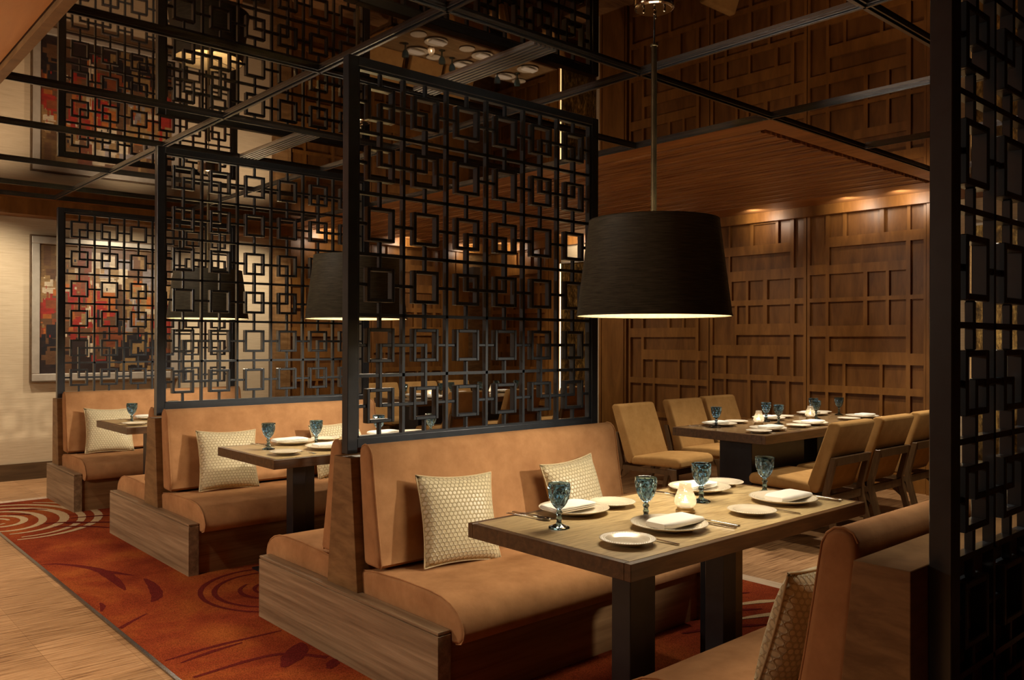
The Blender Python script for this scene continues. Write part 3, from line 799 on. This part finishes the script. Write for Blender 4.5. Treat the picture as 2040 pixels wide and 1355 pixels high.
def b_goblet(): return obj('goblet', goblet_bm(), M['blueglass'])
def b_napkin():
    bm = bmesh.new(); n = 22
    # folded linen: three leaves joined by a soft fold along the diner's side, tapering at one end
    prof = []
    for i in range(9):
        a = PI/2+PI*i/8; prof.append((-.045+.012*math.cos(a), .013+.013*math.sin(a)))
    prof += [(.044, .001), (.046, .007), (.030, .0085), (.046, .010), (.047, .016), (.032, .0175), (.047, .019), (.044, .025)]
    R_ = []
    for i in range(n+1):
        u = i/n; x = -.088+.176*u
        tw = 1-.28*max(0, (.22-u)/.22)**1.5; hz = 1-.18*abs(2*u-1)**2+.05*math.sin(u*9)
        sh = .012*max(0, (u-.72)/.28)**1.5
        R_.append([bm.verts.new((x+sh*(p[0] > 0), p[0]*tw, p[1]*hz)) for p in prof])
    for a, b_ in zip(R_, R_[1:]):
        for i in range(len(prof)): bm.faces.new((a[i], a[(i+1) % len(prof)], b_[(i+1) % len(prof)], b_[i]))
    bm.faces.new(R_[0]); bm.faces.new(R_[-1][::-1])
    for v in bm.verts: v.co.x *= 1.17; v.co.z *= .85; v.co.y *= 1.08
    return obj('napkin', bm, M['linen'], smooth=False, bevel=.0015, seg=1, angle=50)
def strip(bm, pts, th=.0022):
    """flat tapered cutlery outline: (y, half width, z)"""
    T = [(bm.verts.new((-w_, y, z+th)), bm.verts.new((w_, y, z+th)), bm.verts.new((w_, y, z)), bm.verts.new((-w_, y, z))) for y, w_, z in pts]
    for a, b_ in zip(T, T[1:]):
        for i in range(4): bm.faces.new((a[i], a[(i+1) % 4], b_[(i+1) % 4], b_[i]))
    bm.faces.new(T[0][::-1]); bm.faces.new(T[-1])
def b_knife():
    bm = bmesh.new(); strip(bm, [(-.105, .006, 0), (-.10, .0085, 0), (-.05, .0075, .001), (-.005, .0045, .0012), (.01, .0085, .001), (.07, .0095, .0005), (.098, .006, 0), (.105, .001, 0)], .0035)
    return obj('knife', bm, M['chrome'], bevel=.001, seg=1)
def b_spoon():
    bm = bmesh.new(); strip(bm, [(-.10, .006, .002), (-.094, .008, .002), (-.05, .005, .004), (.0, .003, .006), (.045, .0035, .005)], .0025)
    for i in range(1):
        vs = []
        for a in range(6):
            r_ = a/5
            vs.append([bm.verts.new((.0185*r_*math.cos(2*PI*q/16), .074+.031*r_*math.sin(2*PI*q/16), .0015+.0065*r_*r_)) for q in range(16)] if a else [bm.verts.new((0, .074, .0015))])
        for a, b_ in zip(vs, vs[1:]):
            for q in range(16):
                if len(a) == 1: bm.faces.new((a[0], b_[q], b_[(q+1) % 16]))
                else: bm.faces.new((a[q], b_[q], b_[(q+1) % 16], a[(q+1) % 16]))
    o = obj('spoon', bm, M['chrome'], smooth=True); mo = o.modifiers.new('solid', 'SOLIDIFY'); mo.thickness = .001; return o
def b_fork():
    bm = bmesh.new(); strip(bm, [(-.10, .006, .002), (-.094, .008, .002), (-.05, .005, .004), (.0, .003, .006), (.03, .004, .005), (.045, .011, .003), (.058, .012, .0025)], .0022)
    for q in (-.0095, -.0032, .0032, .0095):
        box(bm, q-.0018, q+.0018, .057, .098, .0035, .0055)
    return obj('fork', bm, M['chrome'])
def b_candle():
    t = thing('candle_holder', '', 'candle holder')
    bm = bmesh.new(); lathe(bm, [(.029, .020), (.031, .022), (.040, .032), (.0425, .045), (.039, .060), (.030, .082), (.0235, .100), (.0225, .112), (.0215, .112), (.0225, .099), (.029, .081), (.038, .060), (.0412, .045), (.039, .033), (.030, .024), (.029, .020)], 32)
    obj('glass_shade', bm, M['amber'], t, smooth=True)
    bm = bmesh.new(); lathe(bm, [(0, 0), (.035, 0), (.0365, .003), (.0365, .010), (.034, .012), (.031, .013), (.031, .021), (.028, .022), (0, .022)], 32)
    obj('base_ring', bm, M['holderbase'], t)
    bm = bmesh.new(); lathe(bm, [(0, .0225), (.019, .0225), (.0195, .038), (.017, .040), (0, .039)], 20); c = obj('candle', bm, M['wax'], t, smooth=True)
    bm = bmesh.new(); lathe(bm, [(0, .040), (.004, .044), (.005, .049), (.003, .057), (0, .066)], 10); obj('flame', bm, M['flame'], c, smooth=True)
    return t
ZT = .7508
GR = {'d': 'dinner plates with napkins', 's': 'side plates', 'n': 'folded white napkins', 'g': 'blue cut glass goblets', 'k': 'steel table knives', 'p': 'steel spoons', 'f': 'steel forks', 'c': 'glowing candle holders'}
def setting(x, y, face, where, goblet=None, side=None, cutlery=True, rot=0, napkin_rot=0):
    """a place laid for a diner facing +Y (face=1) or -Y (-1); centre of the dinner plate at x, y"""
    rz = (0 if face > 0 else PI)+rot
    R3 = Matrix.Rotation(rz, 3, 'Z')
    def P(dx, dy, z): v = R3 @ Vector((dx, dy, 0)); return (x+v.x, y+v.y, z)
    place('d', b_dinner, (x, y, ZT), rz, 'cream dinner plate under a folded napkin, '+where, 'plate', GR['d'])
    place('n', b_napkin, P(.012, -.006, ZT+.0155), rz+napkin_rot, 'folded white napkin on the dinner plate '+where, 'napkin', GR['n'])
    sx, sy = side if side else (x+(-.275)*face, y-.045*face)
    place('s', b_side, (sx, sy, ZT+(.0035 if cutlery else 0)), rz, 'small empty cream side plate, '+where, 'plate', GR['s'])
    if goblet: place('g', b_goblet, (*goblet, ZT), rz+.2, 'blue cut-glass goblet, '+where, 'goblet', GR['g'])
    if cutlery:
        place('k', b_knife, P(.160, -.055, ZT), rz+.10, 'steel knife beside the plate, '+where, 'knife', GR['k'])
        place('p', b_spoon, P(.192, -.050, ZT), rz+.16, 'steel spoon beside the plate, '+where, 'spoon', GR['p'])
        place('f', b_fork, P(-.185, -.075, ZT), rz+.08, 'steel fork partly under the side plate, '+where, 'fork', GR['f'])
# nearest booth table
setting(2.36, 1.818, 1, 'near aisle corner of the nearest booth table', (2.401, 1.955), (2.076, 1.765))
setting(3.10, 1.813, 1, 'near inner corner of the nearest booth table', (3.21, 1.965), (2.791, 1.762))
setting(2.304, 2.225, -1, 'bench side, aisle end of the nearest booth table', (2.07, 2.071), (2.51, 2.213))
setting(3.055, 2.19, -1, 'bench side, inner end of the nearest booth table', (2.847, 2.032), (3.253, 2.204))
# middle booth table
setting(2.545, 4.52, 1, 'near aisle corner of the middle booth table', (2.56, 4.69), (2.235, 4.45))
setting(3.27, 4.50, 1, 'near inner corner of the middle booth table', (3.40, 4.64), (2.97, 4.44))
setting(2.50, 4.88, -1, 'bench side, aisle end of the middle booth table', (2.259, 4.72), (2.74, 4.90))
setting(3.20, 4.88, -1, 'bench side, inner end of the middle booth table', (3.06, 4.76), (3.42, 4.88))
# farthest booth table
setting(2.42, 6.80, 1, 'near corner of the farthest booth table', (2.50, 6.96), (2.13, 6.74))
setting(2.40, 7.17, -1, 'bench side of the farthest booth table', (2.16, 6.90), (2.64, 7.19))
# right dining table
setting(5.55, 3.37, 1, 'first near place, right dining table', (6.0, 3.55), (5.33, 3.31))
setting(6.18, 3.38, 1, 'middle near place, right dining table', (6.68, 3.60), (5.93, 3.34))
setting(7.10, 3.40, 1, 'rightmost near place, right dining table', (7.20, 3.66), (6.80, 3.37))
setting(5.56, 3.80, -1, 'far-side left place, right dining table', (5.415, 3.73), (5.84, 3.83))
setting(6.30, 3.82, -1, 'far-side middle place, right dining table', (6.13, 3.74), (6.56, 3.84))
setting(7.02, 3.82, -1, 'far-side last place, right dining table', (6.93, 3.76), (7.24, 3.85))
# dining table behind the lattice
setting(5.70, 7.70, 1, 'left near place of the table behind the lattice', (5.95, 7.92), cutlery=False)
setting(6.39, 7.70, 1, 'middle near place of the table behind the lattice', (6.55, 7.92), cutlery=False)
setting(7.12, 7.70, 1, 'right near place of the table behind the lattice', (7.17, 7.95), cutlery=False)
setting(5.72, 8.10, -1, 'left far place of the table behind the lattice', (5.50, 8.02), cutlery=False)
setting(6.42, 8.10, -1, 'middle far place of the table behind the lattice', (6.20, 8.05), cutlery=False)
setting(7.10, 8.10, -1, 'right far place of the table behind the lattice', (6.92, 8.05), cutlery=False)
for x, y, lab in ((2.623, 1.945, 'glowing pear-shaped candle holder in the middle of the nearest booth table'), (2.80, 4.63, 'glowing candle holder on the middle booth table, beside the post'),
                  (2.79, 6.97, 'glowing candle holder on the farthest booth table'), (5.843, 3.63, 'glowing candle holder, left one on the right dining table'),
                  (6.62, 3.62, 'glowing candle holder, right one on the right dining table'), (5.78, 7.90, 'glowing candle holder, left one on the table behind the lattice'), (6.74, 7.92, 'glowing candle holder, right one on the table behind the lattice')):
    place('c', b_candle, (x, y, ZT), 0, lab, 'candle holder', GR['c'])

# ------------------------------------------------------------------ painting
def painting():
    x0, x1, z0, z1 = 2.01, 3.47, .985, 2.455
    t = thing('framed_painting', 'large framed abstract painting in red, black and cream on the cream wall', 'painting', ((x0+x1)/2, 9.55, z0))
    hw = (x1-x0)/2; hh = z1-z0; fw_ = .075
    obj('frame', B((-hw, hw, -.045, -.002, 0, fw_), (-hw, hw, -.045, -.002, hh-fw_, hh), (-hw, -hw+fw_, -.045, -.002, fw_, hh-fw_), (hw-fw_, hw, -.045, -.002, fw_, hh-fw_)), M['silver'], t, bevel=.006, seg=2)
    e = .012
    obj('outer_edge', B((-hw-e, hw+e, -.05, -.001, -e, 0), (-hw-e, hw+e, -.05, -.001, hh, hh+e), (-hw-e, -hw, -.05, -.001, 0, hh), (hw, hw+e, -.05, -.001, 0, hh)), M['baseboard'], t)
    n = 200; W_ = 2*hw-2*fw_; Hh = hh-2*fw_
    col = {}
    def px(u, v): # v up
        if v > .72: return (.13, .066, .022)
        if v > .55: return (.20, .105, .036)
        if v > .28: return (.20, .022, .010)
        return (.024, .013, .010)
    for i in range(n):
        for j in range(n): col[i, j] = px((i+.5)/n, (j+.5)/n)
    rnd = random.Random(11)
    PAL = {'cream': (.42, .32, .20), 'tan': (.22, .125, .045), 'red': (.24, .018, .010), 'orange': (.30, .085, .016), 'black': (.014, .010, .010), 'grey': (.20, .16, .14), 'brown': (.10, .045, .018), 'rust': (.16, .04, .012)}
    def rect(u0, v0, u1, v1, c, jit=.25):
        k = 1-jit/2+jit*rnd.random()
        for i in range(max(0, int(u0*n)), min(n, int(u1*n))):
            for j in range(max(0, int(v0*n)), min(n, int(v1*n))): col[i, j] = tuple(min(1, x*k) for x in PAL[c])
    def field(u0, v0, u1, v1, cs, N_, sw=(.015, .12), sh=(.02, .15)):
        for _ in range(N_):
            a, b_ = rnd.uniform(u0, u1), rnd.uniform(v0, v1); rect(a, b_, a+rnd.uniform(*sw), b_+rnd.uniform(*sh), rnd.choice(cs))
    field(0, .70, 1, .98, ['tan', 'brown', 'tan', 'brown', 'tan'], 40, (.05, .2), (.04, .2))
    field(.24, .52, .62, .84, ['cream', 'tan', 'grey', 'cream', 'cream'], 50)
    field(0, .55, .25, .72, ['tan', 'orange', 'cream'], 14, sh=(.02, .06))
    field(0, .25, .35, .58, ['red', 'rust', 'orange', 'red', 'brown'], 60)
    field(.3, .08, .58, .55, ['red', 'orange', 'rust', 'red', 'tan', 'brown'], 60)
    field(.56, .2, .85, .75, ['cream', 'tan', 'grey', 'tan', 'orange'], 70, sh=(.03, .2))
    field(.82, .25, 1, .60, ['red', 'red', 'rust', 'tan'], 26)
    field(0, 0, .16, .34, ['black', 'brown', 'black'], 20); field(.45, 0, 1, .26, ['black', 'black', 'brown', 'rust', 'tan'], 50)
    field(.33, .12, .42, .62, ['orange', 'black', 'red', 'cream'], 22, (.01, .03), (.04, .2)); field(.26, .6, .34, .96, ['red', 'rust', 'brown'], 14, (.02, .05), (.06, .25))
    field(.55, .3, .62, .6, ['black', 'brown'], 12, (.02, .05), (.05, .18))
    field(0, .1, 1, .9, ['cream', 'orange', 'black', 'tan', 'red'], 60, (.006, .02), (.006, .03))
    bm = bmesh.new(); cl = bm.loops.layers.float_color.new('Col')
    V = {(i, j): bm.verts.new((-hw+fw_+W_*i/n, -.015, fw_+Hh*j/n)) for i in range(n+1) for j in range(n+1)}
    for i in range(n):
        for j in range(n):
            f = bm.faces.new((V[i, j], V[i+1, j], V[i+1, j+1], V[i, j+1]))
            for lp in f.loops: lp[cl] = (*col[i, j], 1)
    m, tt, b = mat('oil_paint'); a = N(tt, 'ShaderNodeVertexColor', layer_name='Col')
    f = noise(tt, coords(tt, (1, 1, 2.5)), 14, 6, .7)
    tt.links.new(mix(tt, a.outputs[0], ramp(tt, f, [(.3, (.6, .6, .6)), (.7, (1.25, 1.25, 1.25))]), 1, 'MULTIPLY'), b.inputs['Base Color'])
    b.inputs['Roughness'].default_value = .45; bump(tt, b, f, .2, .003)
    obj('canvas', bm, m, t)
painting()

# ------------------------------------------------------------------ ceiling slot diffusers, small wall box
def vent(y0, y1, label):
    t = thing('ceiling_vent', label, 'air vent', (2.73, y0, H), 0, 'linear slot vents in the mirror ceiling')
    L = y1-y0
    obj('frame', B((-.072, -.062, 0, L, -.012, .0), (.062, .072, 0, L, -.012, .0)), M['vent'], t)
    obj('slot', B((-.062, .062, 0, L, -.002, -.0005)), M['black'], t)
    for q in (-.042, -.014, .014, .042):
        o = obj('blade', B((q-.008, q+.008, 0, L, -.012, -.002)), M['vent'], t)
M['vent'] = plain('brushed_vent_metal', (.55, .54, .52), .35, 1)
vent(2.83, 3.80, 'slotted metal ceiling vent above the nearest double bench')
vent(5.10, 6.05, 'slotted metal ceiling vent above the second lattice screen')
t = thing('wall_speaker', 'small grey box high on the panelled wall behind the nearest full lattice', 'speaker', (7.62, 9.36, 2.36))
obj('housing', B((-.07, .07, -.06, .06, -.11, .11)), M['grey'], t, bevel=.01)
obj('bracket', B((-.03, .03, .06, .10, -.04, .04)), M['black'], t)
